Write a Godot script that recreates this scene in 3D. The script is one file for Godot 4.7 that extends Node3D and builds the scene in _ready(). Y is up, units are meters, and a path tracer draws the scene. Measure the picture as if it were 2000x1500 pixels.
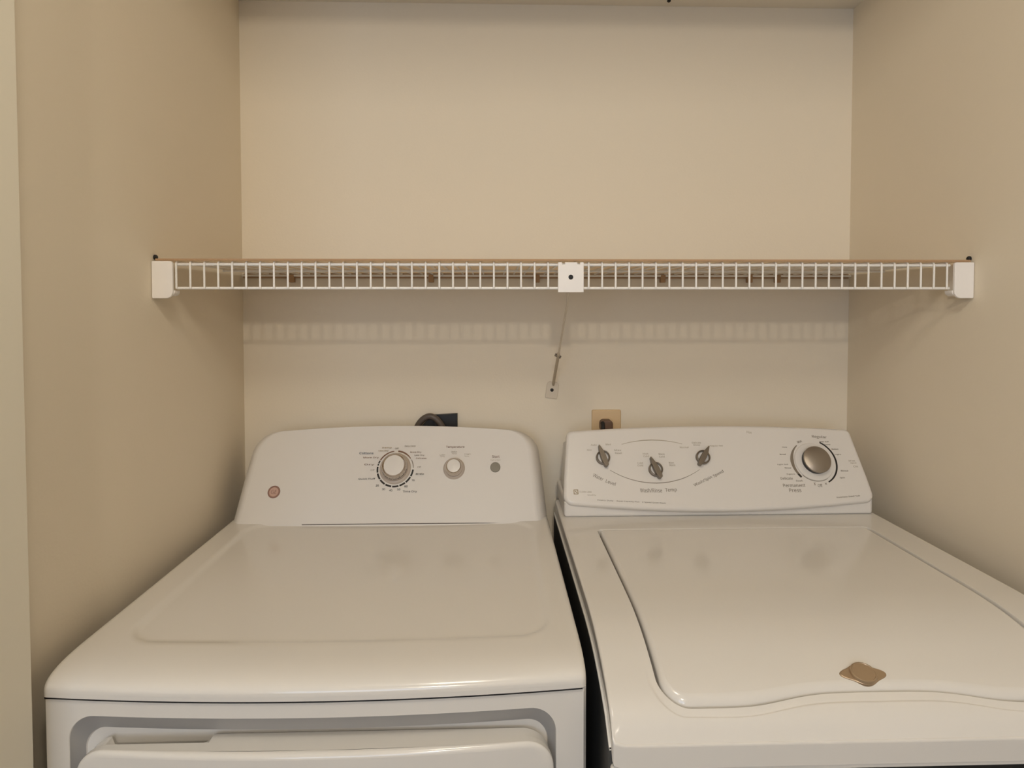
extends Node3D

# ---------------------------------------------------------------- mesh building
class MB:
	var v := PackedVector3Array()
	var n := PackedVector3Array()
	var uv := PackedVector2Array()
	var idx := PackedInt32Array()

	func tri(a: int, b: int, c: int) -> void:
		# order each triangle so that it runs clockwise seen from the side its normals point to
		var g := (v[b] - v[a]).cross(v[c] - v[a])
		if g.dot(n[a] + n[b] + n[c]) > 0.0:
			idx.append_array([a, c, b])
		else:
			idx.append_array([a, b, c])

	func grid(rows: Array, closed := false, sgn := 1.0) -> void:
		var base := v.size()
		var R := rows.size()
		var C: int = rows[0].size()
		for i in R:
			var row: PackedVector3Array = rows[i]
			var up: PackedVector3Array = rows[max(i - 1, 0)]
			var dn: PackedVector3Array = rows[min(i + 1, R - 1)]
			for j in C:
				var jl: int = (j - 1 + C) % C if closed else max(j - 1, 0)
				var jr: int = (j + 1) % C if closed else min(j + 1, C - 1)
				var du := row[jr] - row[jl]
				if du.length_squared() < 1e-14:
					du = dn[jr] - dn[jl] + up[jr] - up[jl]
				var dv := dn[j] - up[j]
				var nn := du.cross(dv)
				if nn.length_squared() < 1e-22:
					nn = Vector3(0, 1, 0)
				v.append(row[j])
				n.append(nn.normalized() * sgn)
				uv.append(Vector2(row[j].x, row[j].y + row[j].z))
		for i in R - 1:
			for j in (C if closed else C - 1):
				var a := base + i * C + j
				var b := base + i * C + (j + 1) % C
				var c := base + (i + 1) * C + j
				var d := base + (i + 1) * C + (j + 1) % C
				tri(a, b, d)
				tri(a, d, c)

	func poly(pts: PackedVector3Array, flat: PackedVector2Array, nn: Vector3) -> void:
		var base := v.size()
		for p in pts:
			v.append(p)
			n.append(nn)
			uv.append(Vector2(p.x, p.y))
		var t := Geometry2D.triangulate_polygon(flat)
		for i in range(0, t.size(), 3):
			tri(base + t[i], base + t[i + 1], base + t[i + 2])

	func mesh(m: Material) -> ArrayMesh:
		var a := []
		a.resize(Mesh.ARRAY_MAX)
		a[Mesh.ARRAY_VERTEX] = v
		a[Mesh.ARRAY_NORMAL] = n
		a[Mesh.ARRAY_TEX_UV] = uv
		a[Mesh.ARRAY_INDEX] = idx
		var me := ArrayMesh.new()
		me.add_surface_from_arrays(Mesh.PRIMITIVE_TRIANGLES, a)
		me.surface_set_material(0, m)
		return me


func rrect(x0: float, y0: float, x1: float, y1: float, r, seg := 8, fill := 1) -> PackedVector2Array:
	# anticlockwise rounded rectangle; r is one radius or four (bottom left, bottom right, top right, top left); fill = points per straight side
	var rr: Array = r if r is Array else [r, r, r, r]
	var cs := [Vector2(x0 + rr[0], y0 + rr[0]), Vector2(x1 - rr[1], y0 + rr[1]), Vector2(x1 - rr[2], y1 - rr[2]), Vector2(x0 + rr[3], y1 - rr[3])]
	var raw := PackedVector2Array()
	for k in 4:
		for i in seg + 1:
			var a := PI + k * PI / 2 + PI / 2 * i / seg
			raw.append(cs[k] + Vector2(cos(a), sin(a)) * float(rr[k]))
		if fill > 1:
			var kn := (k + 1) % 4
			var a2 := PI + k * PI / 2 + PI / 2
			var p: Vector2 = cs[k] + Vector2(cos(a2), sin(a2)) * float(rr[k])
			var q: Vector2 = cs[kn] + Vector2(cos(a2), sin(a2)) * float(rr[kn])
			for i in range(1, fill):
				raw.append(p.lerp(q, float(i) / fill))
	var out := PackedVector2Array()
	for p in raw:
		if out.is_empty() or (out[-1].distance_to(p) > 1e-6 and out[0].distance_to(p) > 1e-6):
			out.append(p)
	return out


func inset(o: PackedVector2Array, d: float) -> PackedVector2Array:
	var out := PackedVector2Array()
	var c := o.size()
	for i in c:
		var e1 := (o[i] - o[(i - 1 + c) % c]).normalized()
		var e2 := (o[(i + 1) % c] - o[i]).normalized()
		var n1 := Vector2(-e1.y, e1.x)
		var n2 := Vector2(-e2.y, e2.x)
		var m := (n1 + n2).normalized()
		out.append(o[i] + m * d / max(0.35, m.dot(n1)))
	return out


func ring(o: PackedVector2Array, h: float, f: Callable) -> PackedVector3Array:
	var out := PackedVector3Array()
	for p in o:
		out.append(f.call(p.x, p.y, h))
	return out


func slab(mb: MB, o: PackedVector2Array, h0: float, h1: float, rf: float, f: Callable, rings_cap := 0, rb := 0.0, back := true) -> void:
	# an outline given depth from h0 to h1, its front edge rounded by rf and its back edge by rb; f maps (x, y, height) to the scene
	var rows := []
	if rb > 0.0:
		for k in 5:
			var a := PI / 2 * (1.0 - k / 4.0)
			rows.append(ring(inset(o, rb * (1 - cos(a))), h0 + rb - rb * sin(a), f))
	else:
		rows.append(ring(o, h0, f))
	if rf > 0.0:
		for k in 7:
			var a := PI / 2 * k / 6.0
			rows.append(ring(inset(o, rf * (1 - cos(a))), h1 - rf + rf * sin(a), f))
	else:
		rows.append(ring(o, h1, f))
	mb.grid(rows, true, 1.0)
	var top := inset(o, rf)
	cap(mb, top, h1, f, rings_cap, 1.0)
	if back:
		cap(mb, inset(o, rb), h0, f, 0, -1.0)


func cap(mb: MB, o: PackedVector2Array, h: float, f: Callable, rings_cap: int, side: float) -> void:
	if rings_cap > 0:
		var c := Vector2.ZERO
		for p in o:
			c += p
		c /= o.size()
		var rows := []
		for k in rings_cap + 1:
			var s := 1.0 - float(k) / rings_cap
			s = max(s, 0.0005)
			var q := PackedVector2Array()
			for p in o:
				q.append(c + (p - c) * s)
			rows.append(ring(q, h, f))
		mb.grid(rows, true, side)
	else:
		var c2: Vector2 = o[0]
		var p0: Vector3 = f.call(c2.x, c2.y, h)
		var nn: Vector3 = (f.call(c2.x + 0.001, c2.y, h) - p0).cross(f.call(c2.x, c2.y + 0.001, h) - p0).normalized() * side
		mb.poly(ring(o, h, f), o, nn)


func lathe(mb: MB, prof: Array, f: Callable, cx := 0.0, cy := 0.0, seg := 48) -> void:
	# profile of (radius, height) turned about (cx, cy); corners sharper than 35 degrees stay crisp
	var run := [prof[0]]
	for i in range(1, prof.size()):
		run.append(prof[i])
		var last := i == prof.size() - 1
		var crisp := false
		if not last:
			var d1: Vector2 = (prof[i] - prof[i - 1]).normalized()
			var d2: Vector2 = (prof[i + 1] - prof[i]).normalized()
			crisp = d1.dot(d2) < 0.8
		if last or crisp:
			var rows := []
			for p: Vector2 in run:
				var row := PackedVector3Array()
				for k in seg:
					var a := TAU * k / seg
					row.append(f.call(cx + cos(a) * max(p.x, 1e-5), cy + sin(a) * max(p.x, 1e-5), p.y))
				rows.append(row)
			mb.grid(rows, true, 1.0)
			run = [prof[i]]


func tube(mb: MB, pts: Array, r: float, seg := 8, flat := 1.0) -> void:
	var rows := []
	var side := Vector3.ZERO
	for i in pts.size():
		var d: Vector3 = (pts[min(i + 1, pts.size() - 1)] - pts[max(i - 1, 0)]).normalized()
		if side == Vector3.ZERO:
			side = d.cross(Vector3(0.13, 0.2, 0.97)).normalized()
			if absf(d.dot(Vector3(0.13, 0.2, 0.97))) > 0.9:
				side = d.cross(Vector3.UP).normalized()
		side = (side - d * side.dot(d)).normalized()
		var b := d.cross(side)
		var row := PackedVector3Array()
		for k in seg:
			var a := TAU * k / seg
			row.append(pts[i] + (side * cos(a) * flat + b * sin(a)) * r)
		rows.append(row)
	mb.grid(rows, true, -1.0)
	for e in 2:
		var row2: PackedVector3Array = rows[0] if e == 0 else rows[-1]
		var fl := PackedVector2Array()
		for k in seg:
			fl.append(Vector2(cos(TAU * k / seg), sin(TAU * k / seg)))
		var dd: Vector3 = pts[0] - pts[1] if e == 0 else pts[-1] - pts[-2]
		mb.poly(row2, fl, dd.normalized())


func bxm(mb: MB, lo: Vector3, hi: Vector3, r := 0.002) -> void:
	slab(mb, rrect(lo.x, lo.y, hi.x, hi.y, r, 4), lo.z, hi.z, r, func(x, y, h): return Vector3(x, y, h), 0, r)


func plain_box(mb: MB, lo: Vector3, hi: Vector3) -> void:
	var s := hi - lo
	for ax in 3:
		for e in [0.0, 1.0]:
			var a := Vector3.ZERO
			a[(ax + 1) % 3] = s[(ax + 1) % 3]
			var b := Vector3.ZERO
			b[(ax + 2) % 3] = s[(ax + 2) % 3]
			var o := lo
			o[ax] += s[ax] * e
			var nn := Vector3.ZERO
			nn[ax] = 1.0 if e > 0.5 else -1.0
			mb.poly(PackedVector3Array([o, o + a, o + a + b, o + b]), PackedVector2Array([Vector2(0, 0), Vector2(1, 0), Vector2(1, 1), Vector2(0, 1)]), nn)


func arc(mb: MB, cx: float, cy: float, r0: float, r1: float, a0: float, a1: float, f: Callable, taper0 := 1.0, taper1 := 1.0, h := 0.0005) -> void:
	# a printed stroke along an arc, angles in degrees, its width easing to the tapers at both ends
	var steps: int = max(4, int(absf(a1 - a0) / 4.0))
	var rows := [PackedVector3Array(), PackedVector3Array(), PackedVector3Array(), PackedVector3Array()]
	for i in steps + 1:
		var s := float(i) / steps
		var a := deg_to_rad(lerpf(a0, a1, s))
		var w: float = lerpf(taper0, 1.0, s * 2.0) if s < 0.5 else lerpf(1.0, taper1, s * 2.0 - 1.0)
		var rm := (r0 + r1) / 2
		var hw := (r1 - r0) / 2 * w
		var d := Vector2(cos(a), sin(a))
		var ri := d * (rm - hw)
		var ro := d * (rm + hw)
		rows[0].append(f.call(cx + ro.x, cy + ro.y, 0.0))
		rows[1].append(f.call(cx + ro.x, cy + ro.y, h))
		rows[2].append(f.call(cx + ri.x, cy + ri.y, h))
		rows[3].append(f.call(cx + ri.x, cy + ri.y, 0.0))
	for k in 3:
		mb.grid([rows[k], rows[k + 1]], false, 1.0 if a1 > a0 else -1.0)


func turned(b: MB) -> MB:
	# a mirrored shape with its faces turned outward again
	var fix := MB.new()
	for k in b.n:
		fix.n.append(-k)
	fix.v = b.v
	fix.uv = b.uv
	for i in range(0, b.idx.size(), 3):
		fix.tri(b.idx[i], b.idx[i + 1], b.idx[i + 2])
	return fix


# ---------------------------------------------------------------- naming
var used := {}

func numbered(called: String) -> String:
	var k: int = used.get(called, 0)
	used[called] = k + 1
	return called if k == 0 else "%s_%03d" % [called, k]


func thing(called: String, label: String, category: String, at: Vector3, group := "") -> Node3D:
	var o := Node3D.new()
	o.name = numbered(called)
	o.position = at
	add_child(o)
	o.set_meta("label", label)
	o.set_meta("category", category)
	if group:
		o.set_meta("group", group)
	return o


func part(called: String, mb: MB, m: Material, parent: Node3D, label := "") -> MeshInstance3D:
	var o := MeshInstance3D.new()
	o.name = called
	o.mesh = mb.mesh(m)
	if parent.get_parent() == self and not (parent is MeshInstance3D):
		o.position = -parent.position      # shapes are drawn in room coordinates
	if label:
		o.set_meta("label", label)
	parent.add_child(o, true)
	return o


func struct(called: String, mb: MB, m: Material, label: String) -> MeshInstance3D:
	var o := MeshInstance3D.new()
	o.name = called
	o.mesh = mb.mesh(m)
	o.set_meta("kind", "structure")
	o.set_meta("label", label)
	o.set_meta("category", called.split("_")[0])
	add_child(o)
	return o


func mat(c: Color, rough: float, metal := 0.0, spec := 0.5) -> StandardMaterial3D:
	var m := StandardMaterial3D.new()
	m.albedo_color = c
	m.roughness = rough
	m.metallic = metal
	m.metallic_specular = spec
	return m


func noise_tex(freq: float, oct: int, normal: bool, strength := 1.0, sd := 7) -> NoiseTexture2D:
	var t := NoiseTexture2D.new()
	t.width = 512
	t.height = 512
	t.seamless = true
	var fn := FastNoiseLite.new()
	fn.seed = sd
	fn.noise_type = FastNoiseLite.TYPE_SIMPLEX_SMOOTH
	fn.frequency = freq
	fn.fractal_octaves = oct
	t.noise = fn
	t.as_normal_map = normal
	t.bump_strength = strength
	return t


# ---------------------------------------------------------------- print
var font: SystemFont

func letters(st: SurfaceTool, txt: String, at: Transform3D, x: float, y: float, w: float, h: float, deg := 0.0) -> void:
	var tm := TextMesh.new()
	tm.font = font
	tm.text = txt
	tm.font_size = 64
	tm.pixel_size = 0.01
	tm.depth = 0.0004
	tm.curve_step = 4.0
	var bb := tm.get_aabb()
	var c := bb.get_center()
	var sx := w / bb.size.x
	var sy := h / bb.size.y
	var loc := Transform3D(Basis(Vector3(0, 0, 1), deg_to_rad(deg)), Vector3(x, y, 0.0003)) * Transform3D(Basis(Vector3(sx, 0, 0), Vector3(0, sy, 0), Vector3(0, 0, 1)), Vector3(-c.x * sx, -c.y * sy, 0))
	for s in tm.get_surface_count():
		st.append_from(tm, s, at * loc)


func print_part(called: String, rows: Array, at: Transform3D, m: Material, parent: Node3D) -> MeshInstance3D:
	var st := SurfaceTool.new()
	st.begin(Mesh.PRIMITIVE_TRIANGLES)
	for r in rows:
		letters(st, r[0], at, r[1], r[2], r[3], r[4], r[5] if r.size() > 5 else 0.0)
	var o := MeshInstance3D.new()
	o.name = called
	var me := st.commit()
	me.surface_set_material(0, m)
	o.mesh = me
	if parent.get_parent() == self and not (parent is MeshInstance3D):
		o.position = -parent.position
	parent.add_child(o, true)
	return o


# ---------------------------------------------------------------- the place: x to the right, y up, z towards the room; the closet's back wall is z = 0
const W := 1.4892
const TOP := 2.1265
var M := {}
var XYZ := func(x, y, h): return Vector3(x, y, h)


func _ready() -> void:
	# camera
	var yaw := 0.0296
	var pitch := 0.0321
	var cam := Camera3D.new()
	cam.name = "camera"
	var fw := Vector3(sin(yaw) * cos(pitch), -sin(pitch), -cos(yaw) * cos(pitch))
	var rt := Vector3(cos(yaw), 0, sin(yaw))
	var up := rt.cross(fw)
	var rb := Basis(rt, up, -fw)
	cam.transform = Transform3D(rb * Basis(Vector3(0, 0, 1), -0.0006), Vector3(0.6045, 1.3942, 1.5752))
	cam.projection = Camera3D.PROJECTION_FRUSTUM
	cam.near = 0.05
	cam.far = 50.0
	cam.size = 2.0 * 750.0 / 1255.87 * cam.near
	cam.frustum_offset = Vector2(0, -108.25 / 1255.87 * cam.near)
	add_child(cam)
	cam.make_current()

	# air and exposure
	var env := Environment.new()
	env.background_mode = Environment.BG_COLOR
	env.background_color = Color(0.62, 0.72, 0.85)
	env.background_energy_multiplier = 0.6
	env.tonemap_mode = Environment.TONE_MAPPER_LINEAR
	env.tonemap_exposure = 1.0
	env.sdfgi_enabled = true
	env.ssao_enabled = true
	env.ssil_enabled = true
	var we := WorldEnvironment.new()
	we.name = "world_environment"
	we.environment = env
	add_child(we)

	# daylight through the window in the far wall of the room behind the camera
	var day := AreaLight3D.new()
	day.name = "window_daylight"
	day.area_size = Vector2(1.6, 1.2)
	day.light_color = Color(0.79, 0.88, 1.0)
	day.light_energy = 3.0
	day.area_range = 12.0
	day.shadow_enabled = true
	day.transform = Transform3D(Basis(), Vector3(-0.1, 1.6, 4.69))
	add_child(day)

	font = SystemFont.new()
	font.font_names = PackedStringArray(["Droid Sans"])
	materials()
	room()
	lamp()
	dryer()
	washer()
	shelf()
	fittings()


func materials() -> void:
	M.wall = mat(Color(0.91, 0.865, 0.785), 0.75, 0.0, 0.3)
	M.wall.normal_enabled = true
	M.wall.normal_texture = noise_tex(0.05, 3, true, 2.0)
	M.wall.normal_scale = 0.12
	M.wall.uv1_triplanar = true
	M.wall.uv1_world_triplanar = true
	M.wall.uv1_scale = Vector3(5, 5, 5)
	M.ceiling = mat(Color(0.93, 0.91, 0.87), 0.85, 0.0, 0.3)
	M.floor = mat(Color(0.40, 0.26, 0.17), 0.7)
	M.floor.albedo_texture = noise_tex(0.2, 4, false)
	M.floor.uv1_triplanar = true
	M.jamb = mat(Color(0.91, 0.885, 0.82), 0.5, 0.0, 0.4)
	M.enamel = mat(Color(0.875, 0.858, 0.83), 0.13, 0.0, 0.5)
	M.enamel.normal_enabled = true
	M.enamel.normal_texture = noise_tex(0.03, 2, true, 1.0, 3)
	M.enamel.normal_scale = 0.02
	M.enamel.uv1_triplanar = true
	M.enamel.uv1_world_triplanar = true
	M.enamel.uv1_scale = Vector3(6, 6, 6)
	M.plastic = mat(Color(0.862, 0.842, 0.815), 0.28, 0.0, 0.5)
	M.satin = mat(Color(0.855, 0.835, 0.808), 0.45, 0.0, 0.35)
	M.brace = mat(Color(0.84, 0.79, 0.71), 0.5)
	M.brace_dark = mat(Color(0.70, 0.64, 0.55), 0.45)
	M.pewter = mat(Color(0.47, 0.43, 0.38), 0.4, 0.55)
	M.side = mat(Color(0.27, 0.27, 0.265), 0.5)  # cabinet sides darkened so the gap between the machines looks shaded
	M.wire = mat(Color(0.94, 0.925, 0.90), 0.35, 0.0, 0.5)
	M.bracket = mat(Color(0.95, 0.93, 0.91), 0.4, 0.0, 0.4)
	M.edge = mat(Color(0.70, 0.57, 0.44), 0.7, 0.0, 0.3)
	M.liner = mat(Color(0.91, 0.85, 0.76), 0.7, 0.0, 0.3)
	M.liner.backlight_enabled = true
	M.liner.backlight = Color(1.0, 0.95, 0.88)
	M.recess = mat(Color(0.66, 0.655, 0.65), 0.3)  # shade of the recess bevel put into its colour
	M.dark = mat(Color(0.05, 0.045, 0.04), 0.6)
	M.black = mat(Color(0.02, 0.018, 0.018), 0.5)
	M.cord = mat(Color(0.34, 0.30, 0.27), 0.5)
	M.chrome = mat(Color(0.78, 0.74, 0.70), 0.08, 1.0)
	M.skirt = mat(Color(0.72, 0.67, 0.62), 0.35, 0.0, 0.5)
	M.nickel = mat(Color(0.60, 0.56, 0.51), 0.38, 0.7)
	M.gold = mat(Color(0.70, 0.61, 0.50), 0.36, 0.6)
	M.print_dark = mat(Color(0.10, 0.08, 0.07), 0.5)
	M.print_brown = mat(Color(0.47, 0.34, 0.26), 0.5)
	M.print_grey = mat(Color(0.50, 0.46, 0.40), 0.5)
	M.print_pale = mat(Color(0.68, 0.64, 0.57), 0.5)
	M.print_blue = mat(Color(0.25, 0.32, 0.42), 0.5)
	M.print_gold = mat(Color(0.56, 0.47, 0.28), 0.5)
	M.button = mat(Color(0.50, 0.48, 0.43), 0.45)
	M.logo = mat(Color(0.56, 0.43, 0.38), 0.4)
	M.logo_in = mat(Color(0.76, 0.63, 0.57), 0.4)
	M.ivory = mat(Color(0.84, 0.73, 0.57), 0.4)
	M.plug = mat(Color(0.40, 0.30, 0.23), 0.5)


func wall_box(called: String, lo: Vector3, hi: Vector3, m: Material, label: String) -> MeshInstance3D:
	var b := MB.new()
	plain_box(b, lo, hi)
	return struct(called, b, m, label)


func room() -> void:
	wall_box("floor", Vector3(-1.7, -0.1, -0.1), Vector3(2.7, 0.0, 4.8), M.floor, "brown floor under the laundry closet and the room before it")
	wall_box("wall_back", Vector3(-0.1, 0, -0.1), Vector3(W + 0.1, 2.5, 0), M.wall, "cream painted back wall of the laundry closet above the machines")
	wall_box("wall_left", Vector3(-0.1, 0, 0), Vector3(0, 2.5, 0.8), M.wall, "cream painted side wall of the closet beside the dryer")
	wall_box("wall_right", Vector3(W, 0, 0), Vector3(W + 0.1, 2.5, 0.9), M.wall, "cream painted side wall of the closet beside the washer")
	wall_box("ceiling", Vector3(0, TOP, 0), Vector3(W, TOP + 0.1, 0.8), M.ceiling, "white closet ceiling seen as a thin strip along the top")
	# the front of the closet: a jamb at the left, a header, and the room's walls
	wall_box("trim_1", Vector3(-0.1, 0, 0.8), Vector3(0.0495, TOP, 0.9), M.jamb, "pale painted door jamb standing in front of the closet side wall")
	wall_box("wall_header", Vector3(-0.1, TOP, 0.8), Vector3(W + 0.1, 2.5, 0.9), M.wall, "painted header over the closet opening")
	wall_box("wall_front_left", Vector3(-1.7, 0, 0.8), Vector3(-0.1, 2.5, 0.9), M.wall, "room wall to the side of the closet opening by the jamb")
	wall_box("wall_front_right", Vector3(W + 0.1, 0, 0.8), Vector3(2.7, 2.5, 0.9), M.wall, "room wall to the side of the closet opening by the washer")
	wall_box("ceiling_room", Vector3(-1.7, 2.335, 0.9), Vector3(2.7, 2.5, 4.8), M.ceiling, "white ceiling of the room in front of the closet")
	wall_box("wall_room_right", Vector3(2.6, 0, 0.9), Vector3(2.7, 2.335, 4.7), M.wall, "cream side wall of the room in front of the washer")
	wall_box("wall_room_left", Vector3(-1.7, 0, 0.9), Vector3(-1.6, 2.335, 4.7), M.wall, "cream side wall of the room on the dryer's side")
	# far wall of the room with its window opening
	var b := MB.new()
	plain_box(b, Vector3(-1.7, 0, 4.7), Vector3(-0.9, 2.335, 4.8))
	plain_box(b, Vector3(0.7, 0, 4.7), Vector3(2.7, 2.335, 4.8))
	plain_box(b, Vector3(-0.9, 0, 4.7), Vector3(0.7, 1.0, 4.8))
	plain_box(b, Vector3(-0.9, 2.2, 4.7), Vector3(0.7, 2.335, 4.8))
	struct("wall_room_back", b, M.wall, "cream wall of the room facing the closet, with a window opening")


func lamp() -> void:
	# wide round ceiling light right before the closet
	var nt := thing("ceiling_light", "wide round frosted ceiling light right in front of the closet opening", "lamp", Vector3(0.6, 2.235, 1.55))
	var nb := MB.new()
	lathe(nb, [Vector2(0.0, 2.335), Vector2(0.17, 2.335), Vector2(0.17, 2.312), Vector2(0.155, 2.306), Vector2(0.0, 2.306)], func(x, y, h): return Vector3(x, h, -y), 0.6, -1.55, 40)
	part("base_plate", nb, M.ceiling, nt)
	var nd := MB.new()
	var np := []
	for i in 11:
		var a := PI / 2 * i / 10.0
		np.append(Vector2(0.152 * cos(a), 2.304 - 0.11 * sin(a)))
	lathe(nd, np, func(x, y, h): return Vector3(x, h, -y), 0.6, -1.55, 40)
	var nm := mat(Color(1, 0.97, 0.92), 0.4)
	nm.emission_enabled = true
	nm.emission = Color(1, 0.96, 0.88)
	nm.emission_energy_multiplier = 1.5
	part("glass_bowl", nd, nm, nt)
	var nl := OmniLight3D.new()
	nl.name = "bowl_light"
	nl.light_color = Color(1.0, 0.962, 0.895)
	nl.light_energy = 0.515
	nl.light_size = 0.12
	nl.omni_range = 12.0
	nl.omni_attenuation = 2.0
	nl.shadow_enabled = true
	nl.position = Vector3(0, 0.01, 0)
	nt.add_child(nl)
	# ceiling fitting of the room: a small round bulb under a white plate
	var at := Vector3(0.58, 2.245, 3.20)
	var t := thing("ceiling_lamp", "round white ceiling lamp of the room in front of the closet", "lamp", at)
	var p := MB.new()
	lathe(p, [Vector2(0.0, 2.335), Vector2(0.11, 2.335), Vector2(0.11, 2.322), Vector2(0.05, 2.312), Vector2(0.03, 2.285), Vector2(0.0, 2.285)], func(x, y, h): return Vector3(x, h, -y), at.x, -at.z, 32)
	part("base_plate", p, M.ceiling, t)
	var g := MB.new()
	var prof := []
	for i in 13:
		var a := PI * i / 12.0
		prof.append(Vector2(sin(a) * 0.045, 2.245 + cos(a) * 0.045))
	lathe(g, prof, func(x, y, h): return Vector3(x, h, -y), at.x, -at.z, 24)
	var gm := mat(Color(1, 0.95, 0.85), 0.5)
	gm.emission_enabled = true
	gm.emission = Color(1, 0.9, 0.74)
	gm.emission_energy_multiplier = 3.0
	part("bulb", g, gm, t)
	var l := OmniLight3D.new()
	l.name = "lamp_light"
	l.light_color = Color(1.0, 0.95, 0.88)
	l.light_energy = 1.1
	l.light_size = 0.045
	l.omni_range = 12.0
	l.omni_attenuation = 2.0
	l.shadow_enabled = true
	t.add_child(l)


# ---------------------------------------------------------------- dryer
const DX0 := 0.0384
const DX1 := 0.7244
const DC := 0.3814

func dry_front(x: float) -> float:      # the bowed front edge in plan
	var u := (x - DC) / 0.343
	return 0.789 - 0.019 * u * u


func dry_top(x: float, z: float, zf: float) -> float:
	var s: float = clampf((z - (zf - 0.085)) / 0.085, 0.0, 1.0)
	var y := 0.937 - 0.0225 * (1.0 - pow(maxf(0.0, 1.0 - pow(s, 2.6)), 1.0 / 2.6))
	# sunken panel in the top
	var cz := 0.45
	var q := Vector2(absf(x - 0.388) - 0.301 + 0.05, maxf(absf(z - cz) - 0.243 - 0.010 * (1.0 - pow((x - DC) / 0.3, 2.0)) + 0.05, -1.0))
	var sd := Vector2(maxf(q.x, 0), maxf(q.y, 0)).length() + minf(maxf(q.x, q.y), 0.0) - 0.05
	y -= 0.0035 * (1.0 - smoothstep(-0.012, 0.0, sd))
	return y


func dryer() -> void:
	var t := thing("dryer", "white tumble dryer with one large and one small round knob, left of the washer", "dryer", Vector3(DC, 0, 0.45))
	# top: rounded side edges, bullnose front
	var r := 0.009
	var cols := []
	for i in 8:
		var a := PI / 2 * (1.0 - i / 7.0)
		cols.append([DX0 + r * (1 - sin(a)), r * (1 - cos(a))])
	for i in range(1, 150):
		cols.append([lerpf(DX0 + r, DX1 - r, i / 150.0), 0.0])
	for i in 8:
		var a := PI / 2 * i / 7.0
		cols.append([DX1 - r * (1 - sin(a)), r * (1 - cos(a))])
	var ts := []
	for i in 100:
		ts.append(i / 100.0 * 0.865)
	for i in 25:
		var a := i / 24.0
		ts.append(0.865 + 0.135 * (1.0 - pow(1.0 - a, 2.0)))
	var rows := []
	for tt in ts:
		var row := PackedVector3Array()
		for c in cols:
			var x: float = c[0]
			var zf := dry_front(x)
			var e: float = minf(x - DX0, DX1 - x)
			if e < 0.009:
				zf -= 0.009 - sqrt(maxf(0.0, 0.009 * 0.009 - (0.009 - e) * (0.009 - e)))
			var z: float = lerpf(0.115, zf, tt)
			row.append(Vector3(x, dry_top(x, z, zf) - c[1] * (1.0 - 0.5 * tt), z))
		var first := row[0]
		var last := row[-1]
		row.insert(0, Vector3(first.x, 0.9085, first.z))
		row.append(Vector3(last.x, 0.9085, last.z))
		rows.append(row)
	var fr: PackedVector3Array = rows[-1].duplicate()
	for i in fr.size():
		fr[i].y = 0.9085
	var top := MB.new()
	top.grid(rows, false, -1.0)
	top.grid([rows[-1], fr], false, -1.0)
	var tm := part("top_panel", top, M.enamel, t)
	tm.set_meta("label", "smooth white top with a sunken middle and a rounded front edge")

	# cabinet below the seam
	var cab := MB.new()
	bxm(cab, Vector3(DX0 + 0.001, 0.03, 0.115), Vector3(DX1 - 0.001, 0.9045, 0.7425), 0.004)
	part("cabinet", cab, M.side, t, "sides of the cabinet, coloured dark to paint in the shade of the gap")
	# dark strip that paints in the shade of the seam under the top
	var gap := []
	for i in 61:
		var x := lerpf(DX0 + 0.006, DX1 - 0.006, i / 60.0)
		gap.append(Vector3(x, 0.9067, dry_front(x) - 0.0024))
	var gm := MB.new()
	tube(gm, gap, 0.0014, 6)
	bxm(gm, Vector3(DX0 + 0.004, 0.9050, 0.7660), Vector3(DX0 + 0.011, 0.9084, 0.7690), 0.0005)
	part("top_seam_shade", gm, M.dark, t, "dark strip standing in for the shade in the seam between the top and the front")
	# front panel, bowed like the top, round its door recess
	var inner := rrect(0.0715, 0.15, 0.6850, 0.8850, 0.034, 12, 40)
	var outer := PackedVector2Array()
	var bevel := rrect(0.0745, 0.16, 0.6820, 0.8735, 0.032, 12, 40)
	var deepr := rrect(0.0810, 0.17, 0.6755, 0.8580, 0.028, 12, 40)
	var wallr := rrect(0.0820, 0.17, 0.6745, 0.8570, 0.028, 12, 40)
	var cc := Vector2(DC, 0.52)
	for p in inner:
		var d := p - cc
		var k: float = minf((0.3430 - 0.004) / maxf(absf(d.x), 1e-5), (0.3850 if d.y > 0 else 0.485) / maxf(absf(d.y), 1e-5))
		outer.append(cc + d * k)
	for corner in [Vector2(0.0424, 0.905), Vector2(0.7204, 0.905), Vector2(0.0424, 0.035), Vector2(0.7204, 0.035)]:
		var best := 0
		for i in outer.size():
			if outer[i].distance_to(corner) < outer[best].distance_to(corner):
				best = i
		outer[best] = corner
	var ff := func(x, y, h): return Vector3(x, y, dry_front(x) - 0.004 - h)
	var fb := func(x, y, _h): return Vector3(x, y, 0.7490)
	var out2 := PackedVector2Array()
	for p in outer:
		out2.append(cc + (p - cc) * 1.0)
	var fm := MB.new()
	var rr := []
	var edge := PackedVector2Array()
	for p in outer:
		var d := p - cc
		edge.append(p + Vector2(signf(d.x) * 0.004 if absf(d.x) > 0.338 else 0.0, signf(d.y) * 0.0015 if d.y > 0.384 or d.y < -0.484 else 0.0))
	rr.append(ring(edge, 0.03, ff))
	rr.append(ring(edge, 0.006, ff))
	rr.append(ring(outer, 0.0, ff))
	fm.grid(rr.slice(0, 2), true, 1.0)
	fm.grid(rr.slice(1, 3), true, 1.0)
	var face := []
	for k in 7:
		var q := PackedVector2Array()
		for i in outer.size():
			q.append(outer[i].lerp(inner[i], k / 6.0))
		face.append(ring(q, 0.0, ff))
	fm.grid(face, true, 1.0)
	fm.grid([ring(inner, 0.0, ff), ring(inset(inner, 0.0008), 0.0012, ff)], true, 1.0)
	var rm := MB.new()
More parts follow.
